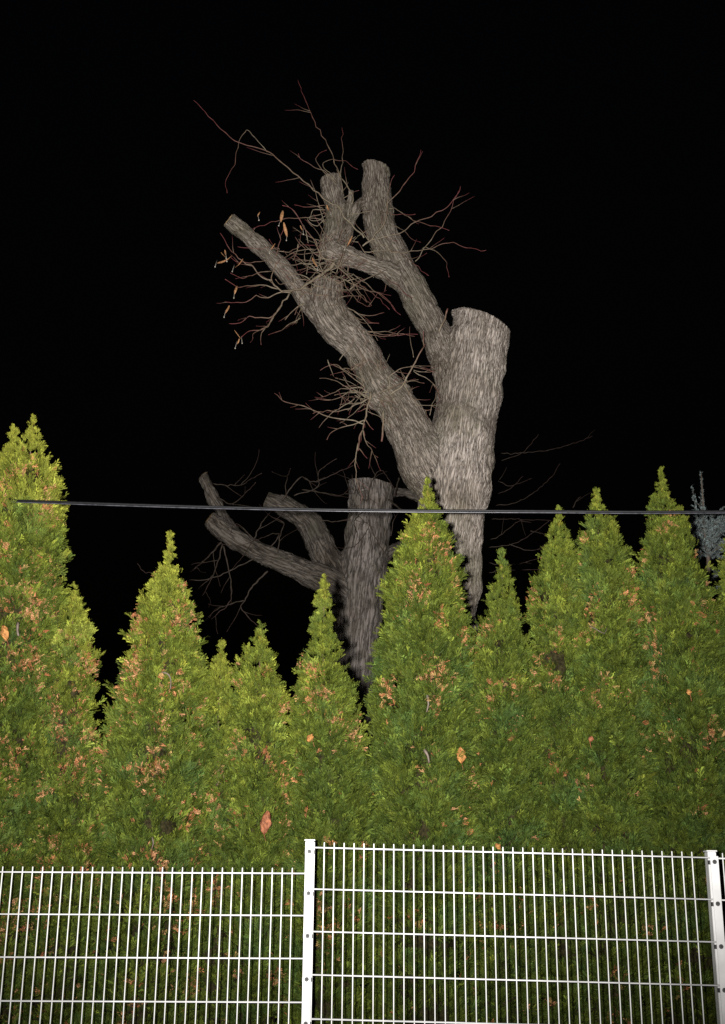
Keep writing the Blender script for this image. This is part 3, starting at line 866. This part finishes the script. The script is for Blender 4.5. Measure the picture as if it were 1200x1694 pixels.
def thuja(idx, Y, cones, lime, brown, label, patches=(), dens=1.0):
    rs = np.random.RandomState(100+idx)
    cxp = sum(cones[0][-1][1:])/2
    b0 = P(cxp, 1500, Y); b0[2] = 0.0
    T = empty('thuja_tree', b0)
    tag(T, label, 'tree', 'thuja trees of the hedge')
    # trunk with a leader
    zt = P(cxp, cones[0][0][0], Y)
    top = P((cones[0][0][1]+cones[0][0][2])/2, cones[0][0][0]+6, Y)
    pts = np.array([[*b0, .055], [b0[0]+.02, b0[1], 1.2, .045], [(b0[0]+top[0])/2, b0[1], (1.2+top[2])/2+.2, .03], [top[0], top[1], top[2]-.5, .008], [top[0], top[1], top[2]-.25, .004], [top[0], top[1], top[2]-.03, .002]])
    D = catmull(pts, .12); V, F = tube(D[:, :3], D[:, 3], 8)
    link('trunk', mesh_np('thuja_trunk', V, F, True, {'ridge': rs.uniform(.2, .8, len(V))}), M_bark3, T)
    VV, FF, CC = [], [], []; off = 0
    BV, BF, BC = [], [], []; boff = 0
    kV, kF = [], []
    for ci, cone in enumerate(cones):
        pr = []
        for y, xl, xr in cone:
            a, c = P(xl, y, Y), P(xr, y, Y)
            pr.append(((a[2]+c[2])/2, (a[0]+c[0])/2, max(abs(c[0]-a[0])/2, .008)))
        pr.sort()
        z = np.array([p[0] for p in pr]); cx = np.array([p[1] for p in pr]); hw = np.array([p[2] for p in pr])
        if ci == 0:
            z = np.concatenate([[0.02], z]); cx = np.concatenate([[b0[0]], cx]); hw = np.concatenate([[hw[0]*0.85], hw])
        ztop = z[-1]; z0 = z[0]
        f_c = lambda q: np.interp(q, z, cx); f_h = lambda q: np.interp(q, z, hw)
        f_d = lambda q: np.minimum(f_h(q), .40)                     # hedge is a little flatter than it is wide
        # solid core for the twiggy inside, gap shade painted into its near-black colour
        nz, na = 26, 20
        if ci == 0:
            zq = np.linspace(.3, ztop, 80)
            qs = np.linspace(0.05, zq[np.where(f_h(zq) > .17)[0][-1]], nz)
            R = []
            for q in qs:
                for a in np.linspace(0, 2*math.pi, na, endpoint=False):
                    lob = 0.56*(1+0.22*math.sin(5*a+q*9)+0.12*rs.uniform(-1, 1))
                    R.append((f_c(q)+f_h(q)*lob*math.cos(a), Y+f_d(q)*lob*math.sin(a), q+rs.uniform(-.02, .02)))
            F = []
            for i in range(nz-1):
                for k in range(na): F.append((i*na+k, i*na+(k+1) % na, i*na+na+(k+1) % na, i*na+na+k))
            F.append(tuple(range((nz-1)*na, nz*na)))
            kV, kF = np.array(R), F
        # clumps: flat branch ends that make the lobed outline
        zs = np.linspace(z0, ztop, 60)
        wz = np.interp(zs, [.8, .95, 1.45, 1.7], [.07, .5, .6, 1.0])
        pz = (f_h(zs)+.075)*wz; area = 2*math.pi*np.trapz(pz, zs)
        nf, nb = int(area*.56*315*dens), int(area*.44*30*dens)     # fewer on the side away from the fence
        ncl = nf+nb; pz /= pz.sum()
        cz = rs.choice(zs, ncl, p=pz)+rs.uniform(-.5, .5, ncl)*(zs[1]-zs[0])
        ca = np.concatenate([-math.pi/2+rs.uniform(-1, 1, nf)*math.pi*.56, math.pi/2+rs.uniform(-1, 1, nb)*math.pi*.44])
        # nothing grows deep inside a neighbour
        px_, py_ = f_c(cz)+np.cos(ca)*f_h(cz)*.9, Y+np.sin(ca)*f_d(cz)*.9
        keep = np.ones(ncl, bool)
        for oi, (oY, oz, oc, oh) in PROF.items():
            if oi == idx: continue
            h_ = np.interp(cz, oz, oh, right=1e-3); d_ = np.minimum(h_, .40)
            keep &= ((px_-np.interp(cz, oz, oc))/h_)**2+((py_-oY)/d_)**2 > .5
        cz, ca = cz[keep], ca[keep]; ncl = len(cz)
        per = 20
        rep = np.repeat(np.arange(ncl), per)
        m = len(rep)
        lobn = rs.uniform(-1, 1, ncl)*0.05 + 0.055*noise(np.stack([np.cos(ca)*2.2, np.sin(ca)*2.2, cz*5.5], 1)+idx*7)
        rad = np.stack([np.cos(ca), np.sin(ca), np.zeros(ncl)], 1)
        hh, hd = f_h(cz), f_d(cz)
        small = np.clip(hh/0.24, .16, 1.0)
        cp = np.stack([f_c(cz)+rad[:, 0]*np.maximum(hh*(0.95+lobn)-.074*small, 0), Y+rad[:, 1]*np.maximum(hd*(0.95+lobn)-.075*small, 0), cz-.085*small-.02], 1)
        # slender tops are filled through, not just on their surface
        fill = np.where((hh < .2) & (rs.rand(ncl) < .55), rs.rand(ncl)**.6, 1.0)
        cp[:, 0] = f_c(cz)+(cp[:, 0]-f_c(cz))*fill; cp[:, 1] = Y+(cp[:, 1]-Y)*fill
        upw = rs.uniform(.8, 2.1, ncl) + (1-small)*1.6
        cd = rad + np.array([0, 0, 1])*upw[:, None] + rs.normal(0, .22, (ncl, 3))
        cd /= np.linalg.norm(cd, axis=1)[:, None]
        tang = np.stack([-rad[:, 1], rad[:, 0], np.zeros(ncl)], 1)
        fanw = tang*rs.uniform(.4, 1, ncl)[:, None]*np.where(rs.rand(ncl) < .5, 1, -1)[:, None] + rs.normal(0, .45, (ncl, 3))
        s_ = small[rep][:, None]
        lx = rs.uniform(-1, 1, (m, 1)); ly = rs.rand(m, 1); lz = rs.normal(0, .5, (m, 1))
        pos = cp[rep] + s_*(fanw[rep]*lx*0.062*(0.4+ly) + cd[rep]*ly*0.085 + np.cross(fanw[rep], cd[rep])*lz*0.035)
        dd = cd[rep] + fanw[rep]*lx*0.75 + rs.normal(0, .2, (m, 3))
        ww = fanw[rep]*.8 + rs.normal(0, .55, (m, 3))
        size = (0.040+0.036*rs.rand(m)**1.5)*small[rep]**0.55
        # colour: foliage of the young top is yellower, older foliage lower down is deeper green; patches of their own
        hrel = np.clip(1-(ztop-pos[:, 2])/1.5, 0, 1)
        pn = noise(pos*np.array([7, 7, 5])+idx*13)*.55 + noise(pos*17+idx)*.3
        tl = np.clip(lime*(0.16+0.82*hrel**1.3) + pn*.45 + 0.18*(ly[:, 0]-.5) + rs.normal(0, .13, m), 0, 1)[:, None]  # darker low down and deep in clumps, some self-shade put into the colour
        base = np.where(tl < .45, DEEP+(MIDG-DEEP)*(tl/.45), MIDG+(LIME-MIDG)*((tl-.45)/.55))
        tn = np.clip(noise(pos*4.3+idx*3+50)*2.2-.75, 0, .15)[:, None]
        base = base*(1-tn)+TEAL*tn
        base = base*np.exp(rs.normal(-.10, .36, m))[:, None]
        # dead brown bits hang in clumps and vertical streaks
        bn = noise(pos*np.array([8, 8, 3.6])+idx*5+9) + .6*noise(pos*np.array([26, 26, 14])+idx)
        lim = np.interp((ztop-pos[:, 2]), [0, .18, .32, .9, 1.6, 2.6], [9, 1.3, .64, .56, .70, .80])
        isb = (bn > lim-brown*1.75) & (rs.rand(m) < .58) & (np.abs(pos[:, 0]-f_c(pos[:, 2])) < .86*f_h(pos[:, 2]))
        gi = ~isb
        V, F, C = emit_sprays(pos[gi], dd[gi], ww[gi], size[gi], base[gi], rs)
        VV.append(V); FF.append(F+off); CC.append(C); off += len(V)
        if isb.any():
            bc = np.array(RUST)[rs.randint(0, 4, isb.sum())]*rs.uniform(.65, 1.2, isb.sum())[:, None]
            out = rad[rep][isb]
            V, F, C = emit_sprays(pos[isb]+out*.016, dd[isb]+rs.normal(0, .5, (isb.sum(), 3))-np.array([0, 0, .5]), ww[isb], size[isb]*.62, bc, rs)
            BV.append(V); BF.append(F+boff); BC.append(C); boff += len(V)
        # leader: open upright twiglets at the very tip
        nl = 26; tz = rs.rand(nl)
        lp = np.stack([cx[-1]+rs.normal(0, .004, nl), Y+rs.normal(0, .004, nl), ztop-.20+.135*tz], 1)
        ld = np.stack([rs.normal(0, .30, nl)*(1.1-tz), rs.normal(0, .30, nl)*(1.1-tz), np.full(nl, 1.0)], 1)
        V, F, C = emit_sprays(lp, ld, rs.normal(0, 1, (nl, 3)), .024+.020*rs.rand(nl), (LIME*.8)[None, :]*rs.uniform(.75, 1.15, (nl, 1)) + rs.rand(nl, 1)*np.array([.03, .005, 0]), rs)
        VV.append(V); FF.append(F+off); CC.append(C); off += len(V)
    link('shade_core', mesh_np('thuja_inner', kV, kF, True), M_core, T)
    o = link('foliage', mesh_np('thuja_foliage', np.vstack(VV), np.vstack(FF), False, {'col': np.vstack(CC)}), M_leaf, T); tag(o, kind='stuff')
    if BV:
        o = link('dead_foliage', mesh_np('thuja_dead', np.vstack(BV), np.vstack(BF), False, {'col': np.vstack(BC)}), M_dead, T)
        tag(o, 'salmon-brown dead sprays', kind='stuff')
    return T


THUJAS = [
    (0, hedge_Y(0)+.02, [[(690, 54, 58), (712, 44, 66), (740, 25, 75), (770, 5, 88), (800, -22, 103), (850, -45, 103), (900, -55, 110), (955, -55, 98), (1000, -60, 106), (1100, -75, 112), (1300, -100, 120)],
                 [(701, 22, 27), (722, 14, 34), (750, 2, 44), (800, -30, 55)]], 1.0, .27,
     'tallest thuja with twin tips at the left edge of the hedge'),
    (1, hedge_Y(110)-.06, [[(966, 123, 127), (995, 108, 137), (1030, 88, 150), (1060, 75, 160), (1130, 62, 161), (1185, 55, 158), (1260, 45, 166), (1350, 35, 190)]], .78, .25,
     'thin-tipped thuja right beside the twin-tipped tallest one, near the left edge'),
    (2, hedge_Y(265), [[(887, 279, 285), (925, 268, 293), (960, 250, 306), (1000, 228, 322), (1060, 215, 331), (1110, 205, 337), (1160, 190, 340), (1220, 174, 345), (1350, 140, 350)]], .88, .25,
     'broad thuja with many salmon-brown patches and a curved bare twig, left half'),
    (3, hedge_Y(360)+.04, [[(1064, 365, 369), (1095, 350, 381), (1130, 336, 388), (1200, 320, 400), (1350, 310, 412)]], .62, .15,
     'smallest thuja, a narrow point squeezed between two wider ones, left half'),
    (4, hedge_Y(430), [[(1032, 430, 434), (1062, 412, 446), (1095, 388, 462), (1140, 382, 475), (1200, 378, 482), (1350, 365, 490)]], .62, .14,
     'round-shouldered thuja between the smallest one and the needle-tipped one'),
    (5, hedge_Y(540)-.02, [[(957, 534, 540), (985, 522, 549), (1015, 515, 551), (1045, 513, 553), (1065, 511, 566), (1095, 497, 570), (1130, 490, 584), (1180, 482, 595), (1260, 478, 607), (1350, 470, 620)]], .62, .11,
     'needle-tipped thuja standing in front of the dim distant tree trunk'),
    (6, hedge_Y(700), [[(793, 706, 710), (830, 694, 722), (860, 675, 736), (900, 657, 750), (945, 640, 765), (975, 642, 760), (1005, 640, 766), (1040, 634, 771), (1090, 618, 777), (1180, 616, 783), (1250, 615, 788), (1350, 605, 795)]], .60, .13,
     'tall thuja in front of the lit tree trunk, cable crossing its tip'),
    (7, hedge_Y(825)-.02, [[(911, 828, 832), (940, 815, 843), (965, 810, 849), (1000, 800, 858), (1040, 789, 868), (1080, 778, 878), (1150, 770, 885), (1350, 765, 900)]], .42, .06,
     'slender dark green thuja just right of the lit tree trunk, hardly any brown'),
    (8, hedge_Y(920)+.02, [[(843, 921, 928), (870, 911, 938), (900, 901, 948), (945, 886, 955), (985, 870, 960), (1040, 872, 965), (1150, 868, 975), (1350, 865, 985)]], .50, .07,
     'thuja whose tip just touches the cable, left of a close taller twin'),
    (9, hedge_Y(990)-.02, [[(813, 984, 989), (840, 972, 1003), (870, 963, 1020), (900, 956, 1036), (945, 952, 1046), (1000, 948, 1056), (1100, 935, 1062), (1350, 925, 1080)]], .52, .10,
     'thuja with a blunt tip above the cable, fused to the thuja on its left'),
    (10, hedge_Y(1095), [[(781, 1091, 1096), (810, 1081, 1104), (845, 1071, 1118), (880, 1064, 1130), (930, 1056, 1152), (985, 1050, 1178), (1040, 1048, 1196), (1120, 1048, 1210), (1350, 1040, 1225)],
                  [(836, 1121, 1127), (860, 1110, 1138), (900, 1098, 1150)]], .52, .09,
     'tallest thuja of the right half, with a lower second tip on its right'),
    (11, hedge_Y(1240), [[(800, 1240, 1246), (840, 1218, 1265), (880, 1200, 1285), (940, 1193, 1300), (1000, 1190, 1310), (1100, 1185, 1320), (1350, 1180, 1330)]], .55, .08,
     'thuja cut off by the right edge, only a sliver of green showing'),
]
PROF = {}
for a in THUJAS:
    pr = []
    for y, xl, xr in a[2][0]:
        p, q = P(xl, y, a[1]), P(xr, y, a[1])
        pr.append(((p[2]+q[2])/2, (p[0]+q[0])/2, max((q[0]-p[0])/2, .008)))
    pr.sort(); PROF[a[0]] = (a[1], *[np.array(c) for c in zip(*pr)])
for a in THUJAS:
    thuja(*a)

# ---- bare woody bits showing in the hedge
def hedge_tree(k):
    return [o for o in COL.objects if o.name.split('.')[0] == 'thuja_tree'][k]


def front(px, py, k):
    """in front of tree k's foliage"""
    Y = THUJAS[k][1]; c = THUJAS[k][2][0]
    ys = [q[0] for q in c]
    hw = np.interp(py, ys, [(q[2]-q[1])/2 for q in c]); cx = np.interp(py, ys, [(q[2]+q[1])/2 for q in c])
    r = min(hw*mpp(px, py, Y), .40); s = max(0.0, 1-((px-cx)/max(hw, 1))**2)**.5
    return Y - r*s*1.02


rnd = random.Random(5)
for k, pts, r0, r1 in ((2, [(268, 1112), (278, 1115), (283, 1125), (282, 1140)], .007, .005), (6, [(707, 1150), (709, 1165), (706, 1178)], .010, .006),
                       (9, [(975, 1035), (985, 1040), (1000, 1048), (1004, 1038)], .004, .003), (6, [(702, 1240), (708, 1250), (710, 1262)], .012, .009),
                       (0, [(30, 1030), (29, 1042), (31, 1052)], .011, .009), (2, [(252, 1385), (254, 1395), (251, 1405)], .006, .004)):
    tw = Twig(); tw.path([P(x, y, front(x, y, k)-.03) for x, y in pts], r0, r1, 0, .3)
    tw.build(hedge_tree(k), M_twig2, 'bare_twig')

# ------------------------------------------------------------------ dead leaves caught in the hedge
def dead_leaf(px, py, Y, ln, wd, ang, mat, label):
    c = P(px, py, Y); n, mcols = 11, 7; V = []; F = []
    o = bpy.data.objects.new('dead_leaf', None)
    for i in range(n):
        t = i/(n-1)
        w = wd*(math.sin(math.pi*(t*.94+.03))**.75)*(1+.16*math.sin(t*17+px))
        for j in range(mcols):
            s = j/(mcols-1)*2-1
            x = s*w/2; z = (t-.5)*ln
            y = -.35*w*(1-abs(s))+.25*ln*(t-.5)**2*2 + ln*(.12*math.sin(t*13+s*4+px)+.07*math.sin(s*9+t*5))
            X = x*math.cos(ang)-z*math.sin(ang); Zz = x*math.sin(ang)+z*math.cos(ang)
            V.append((X, y, Zz))
    for i in range(n-1):
        for j in range(mcols-1):
            F.append((i*mcols+j, i*mcols+j+1, i*mcols+mcols+j+1, i*mcols+mcols+j))
    me = mesh_np('dead_leaf', np.array(V), F, True)
    o = link('dead_leaf', me, mat, None, c)
    sd = o.modifiers.new('t', 'SOLIDIFY'); sd.thickness = .0015
    tag(o, label, 'leaf', 'dead leaves caught in the hedge')
    s = MB(); s.cyl((0, 0, 0), (math.sin(ang)*-ln*.02, .004, 0), .002, 4)
    a = Vector(V[3]); s = MB(); s.cyl(a, a+Vector((.01, .02, -.035)), .0016, 5)
    st = bpy.data.objects.new('stalk', s.mesh('stalk')); st.data.materials.append(M_leaf_br); st.parent = o; COL.objects.link(st)


for px, py, k, ln, wd, ang, mt, lb in (
    (763, 1249, 6, .095, .052, .1, M_leaf_or, 'large yellow-orange dead leaf caught low on the thuja before the lit trunk'),
    (440, 1360, 4, .13, .06, -.15, M_leaf_br, 'biggest rust-brown crumpled leaf lodged in the hedge just above the left fence panel'),
    (513, 1221, 5, .04, .05, .9, M_leaf_or, 'orange dead leaf lodged halfway up the needle-tipped thuja'),
    (8, 1046, 0, .09, .045, .3, M_leaf_or, 'ochre dead leaf at the left picture edge on the twin-tipped thuja'),
    (1140, 1145, 10, .035, .03, .5, M_leaf_or, 'small orange dead leaf on the tallest thuja of the right half'),
    (978, 1222, 9, .035, .03, -.5, M_leaf_br, 'small brown dead leaf on the blunt-tipped thuja below its bare twigs'),
    (824, 1400, 7, .04, .03, .8, M_leaf_or, 'orange dead leaf right above the top rail of the taller fence panel')):
    dead_leaf(px, py, front(px, py, k)-.05, ln, wd, ang, mt, lb)

# ------------------------------------------------------------------ blue spruce beyond the right end
def spruce():
    Y = 11.6
    b0 = P(1170, 1500, Y); b0[2] = 0
    T = empty('spruce_tree', b0); tag(T, 'grey-blue spruce with bare leader shoots, half hidden at the right edge', 'tree')
    rs = np.random.RandomState(77); rnd = random.Random(77)
    shoots = []                                    # (path, needle length, twig radius)
    top = P(1160, 782, Y)
    stem = np.array([b0, [b0[0], b0[1], 2.2], P(1172, 960, Y), P(1168, 900, Y), P(1164, 840, Y), top])
    SD = catmull(stem, .1)
    V, F = tube(SD, np.linspace(.09, .006, len(SD)), 8)
    link('trunk', mesh_np('spruce_trunk', V, F, True, {'along': np.full(len(V), .2)}), M_twig2, T)
    shoots.append((catmull(np.array([P(1168, 900, Y), P(1164, 840, Y), top]), .02), .026, .006))
    def add(pts, nl=.022): shoots.append((catmull(np.array([P(x, y, Y+dy) for x, y, dy in pts]), .02), nl, .005))
    add([(1168, 880, 0), (1155, 868, -.05), (1152, 845, -.05), (1146, 805, -.05)])
    add([(1168, 880, 0), (1161, 850, -.1), (1160, 818, -.1)])
    add([(1168, 870, 0), (1182, 852, -.1), (1200, 838, -.15), (1222, 822, -.2)])
    add([(1166, 853, 0), (1190, 850, .1), (1206, 845, .15)])
    zt = top[2]
    for k in range(190):
        f = rnd.random()**.8
        z = zt-.42-f*2.6
        i = np.argmin(np.abs(SD[:, 2]-z)); p = SD[i]
        a = rnd.uniform(0, 2*math.pi); L = (.26+.46*(zt-z)**.75*rnd.uniform(.7, 1.05))*(.45 if math.cos(a) < -.3 else 1)
        d = np.array([math.cos(a), math.sin(a), .55])
        pts = [p]; q = p.copy(); n = 6
        for s in range(n):
            d = d/np.linalg.norm(d); q = q+d*L/n; pts.append(q.copy()); d = d+np.array([rnd.gauss(0, .1), rnd.gauss(0, .1), .03 if s > 3 else -.12])
        D = catmull(np.array(pts), .03); shoots.append((D, .032, .006))
        for sd in range(rnd.randint(3, 6)):
            j = rnd.randint(len(D)//3, len(D)-1); t = D[j]-D[max(j-2, 0)]; t /= np.linalg.norm(t)+1e-9
            lat = np.cross(t, [0, 0, 1])*rnd.choice((-1, 1)); e = t+lat*.8+np.array([0, 0, rnd.uniform(-.1, .35)])
            e /= np.linalg.norm(e); l2 = rnd.uniform(.09, .22)
            shoots.append((catmull(np.array([D[j], D[j]+e*l2*.5, D[j]+e*l2+np.array([0, 0, .02])]), .025), .032, .004))
    tv, tf, tt = [], [], []; nV, nD, nL = [], [], []
    for D, nl, r in shoots:
        V, F = tube(D[::2] if len(D) > 4 else D, np.linspace(r, r*.6, len(D[::2] if len(D) > 4 else D)), 3); b = len(tv); tv += list(V); tf += [tuple(i+b for i in f) for f in F]; tt += [.2]*len(V)
        T_, U_, W_ = frames(D)
        k = max(24, int(np.linalg.norm(np.diff(D, axis=0), axis=1).sum()*320))
        j = rs.randint(0, len(D), k); a = rs.uniform(0, 2*math.pi, k)
        pos = D[j]+rs.normal(0, .006, (k, 3)); dr = U_[j]*np.cos(a)[:, None]+W_[j]*np.sin(a)[:, None]+T_[j]*.9+np.array([0, 0, .2])
        nV.append(pos); nD.append(dr/np.linalg.norm(dr, axis=1)[:, None]); nL.append(nl*rs.uniform(.7, 1.15, k))
    link('branches', mesh_np('spruce_branches', np.array(tv), tf, True, {'along': np.array(tt)}), M_twig2, T)
    pos, dr, ln = np.vstack(nV), np.vstack(nD), np.concatenate(nL); k = len(pos)
    sd = np.cross(dr, rs.normal(0, 1, (k, 3))); sd /= np.linalg.norm(sd, axis=1)[:, None]
    w = .0034
    V = np.stack([pos-sd*w, pos+sd*w, pos+dr*ln[:, None]], 1).reshape(-1, 3)
    col = np.array([.17, .215, .215])*rs.uniform(.25, 1.5, k)[:, None]
    o = link('needles', mesh_np('spruce_needles', V, np.arange(3*k).reshape(-1, 3), False, {'col': np.repeat(col, 3, 0)}), M_needle, T)
    tag(o, kind='stuff')


spruce()

# ------------------------------------------------------------------ overhead cable
cb = [P(-900, 818, 7.17), P(-60, 827, 7.06), P(40, 830, 6.92), P(300, 838, 6.85), P(600, 845, 6.78), P(900, 847, 6.74), P(1200, 847, 6.70), P(2100, 838, 6.6)]
OC = empty('overhead_cable', cb[4])
tag(OC, 'black overhead cable strung across the hedge with its grey support wire', 'cable')
D = catmull(np.array(cb), .03)
for nm, rr, dz, dyy, mt in (('cable_sheath', .0070, .0050, .0, M_cable), ('support_wire', .0031, -.0060, -.003, M_wire)):
    q = D.copy(); s = np.arange(len(q))*.03
    q[:, 2] += dz+.0006*np.sin(s*2.3); q[:, 1] += dyy+.002*np.sin(s*1.7)
    V, F = tube(q, np.full(len(q), rr), 10)
    link(nm, mesh_np(nm, V, F, True), mt, OC)

# ------------------------------------------------------------------ white double-wire fence
YF = 6.4
PITCH = 0.05


def panel(xa, za, xb, zb, label, first=0.0):
    """mesh panel whose top rail runs (xa,za)-(xb,zb); bars stay plumb"""
    T = empty('wire_mesh_fence', ((xa+xb)/2, YF, 0)); tag(T, label, 'fence', 'white mesh fence panels')
    slope = (zb-za)/(xb-xa); L = xb-xa
    hgt = min(za, zb)-0.06
    nr = int(hgt/0.2)+1
    mb = MB(); mb.cyl((0, 0, -hgt), (0, 0, 0.027), .0030, 8, dome=.002); bar = mb.mesh('fence_bar', True); bar.materials.append(M_white)
    n = int((L-.02)/PITCH)
    for k in range(n):
        x = xa+.012+first+k*PITCH
        if x > xb-.01: break
        o = bpy.data.objects.new('bar', bar); COL.objects.link(o); o.parent = T
        o.location = (x-T.location.x, 0, za+slope*(x-xa))
    mb = MB()
    for s in (-1, 1):
        mb.cyl((0, s*.0082, 0), (L, s*.0082, slope*L), .0037, 8)
    rail = mb.mesh('fence_rail', True); rail.materials.append(M_white)
    for k in range(nr):
        o = bpy.data.objects.new('rail', rail); COL.objects.link(o); o.parent = T
        o.location = (xa-T.location.x, 0, za-k*.2)
    return T


def post(x, ztop, zb0, label, bolts=9, strip_top=0.02, zside=None):
    T = empty('fence_post', (x, YF, 0)); tag(T, label, 'fence post', 'white fence posts')
    mb = MB(); mb.box((x-.0215, YF+.016, 0), (x+.0215, YF+.078, ztop), .003); link('post_tube', mb.mesh('post_tube'), M_white, T)
    mb = MB(); mb.box((x-.027, YF+.012, ztop+.001), (x+.027, YF+.082, ztop+.008), .002); link('cap', mb.mesh('post_cap'), M_white, T)
    mb = MB(); mb.box((x-.0205, YF-.0205, .03), (x+.0205, YF-.0145, ztop-strip_top), .0015); link('cover_strip', mb.mesh('cover_strip'), M_white, T)
    for k in range(bolts):
        z = zb0-k*.2
        if z < .06: break
        mb = MB(); mb.cyl((x, YF-.0208, z), (x, YF-.0245, z), .0115, 14, .0105); bo = link('bolt', mb.mesh('bolt'), M_galv, T)
        mb = MB(); mb.cyl((x+.001, YF-.0246, z+.001), (x+.001, YF-.0251, z+.001), .0060, 6)
        s = bpy.data.objects.new('socket', mb.mesh('socket')); s.data.materials.append(M_socket); COL.objects.link(s); s.parent = bo
        s.matrix_parent_inverse = Matrix.Translation(Vector((0, 0, 0)))
        mb = MB(); mb.box((x-.0255, YF-.004, z-.012), (x+.0255, YF+.0155, z+.008), .001); link('spacer', mb.mesh('spacer'), M_socket, T)


pL0, pL1 = P(0, 1442.5, YF), P(503, 1445, YF)
pR0, pR1 = P(520, 1402, YF), P(1172, 1419, YF)
xpost1 = P(511.5, 1445, YF)[0]; xpost2 = P(1181, 1430, YF)[0]
sl = (pL1[2]-pL0[2])/(pL1[0]-pL0[0])
xl1 = xpost1-.024; xl0 = xl1-2.0
panel(xl0, pL1[2]-sl*2.0, xl1+.004, pL1[2], 'lower white wire mesh fence panel left of the white post', .028)
panel(xpost1+.006, pR0[2], xpost2-.006, pR1[2], 'taller white wire mesh fence panel between the two white posts', .006)
panel(xpost2+.006, pR1[2]-.002, xpost2+2.0, pR1[2]-.05, 'white wire mesh fence panel cut off by the right edge, beyond the right post', .03)
post(xpost1, P(513, 1391, YF)[2], P(512, 1409, YF)[2], 'white fence post with bolts where the low and tall panels meet', strip_top=.008)
post(xpost2, P(1178, 1409, YF)[2], P(1180, 1426, YF)[2], 'white fence post with bolts and capped top at the right edge', strip_top=.022)
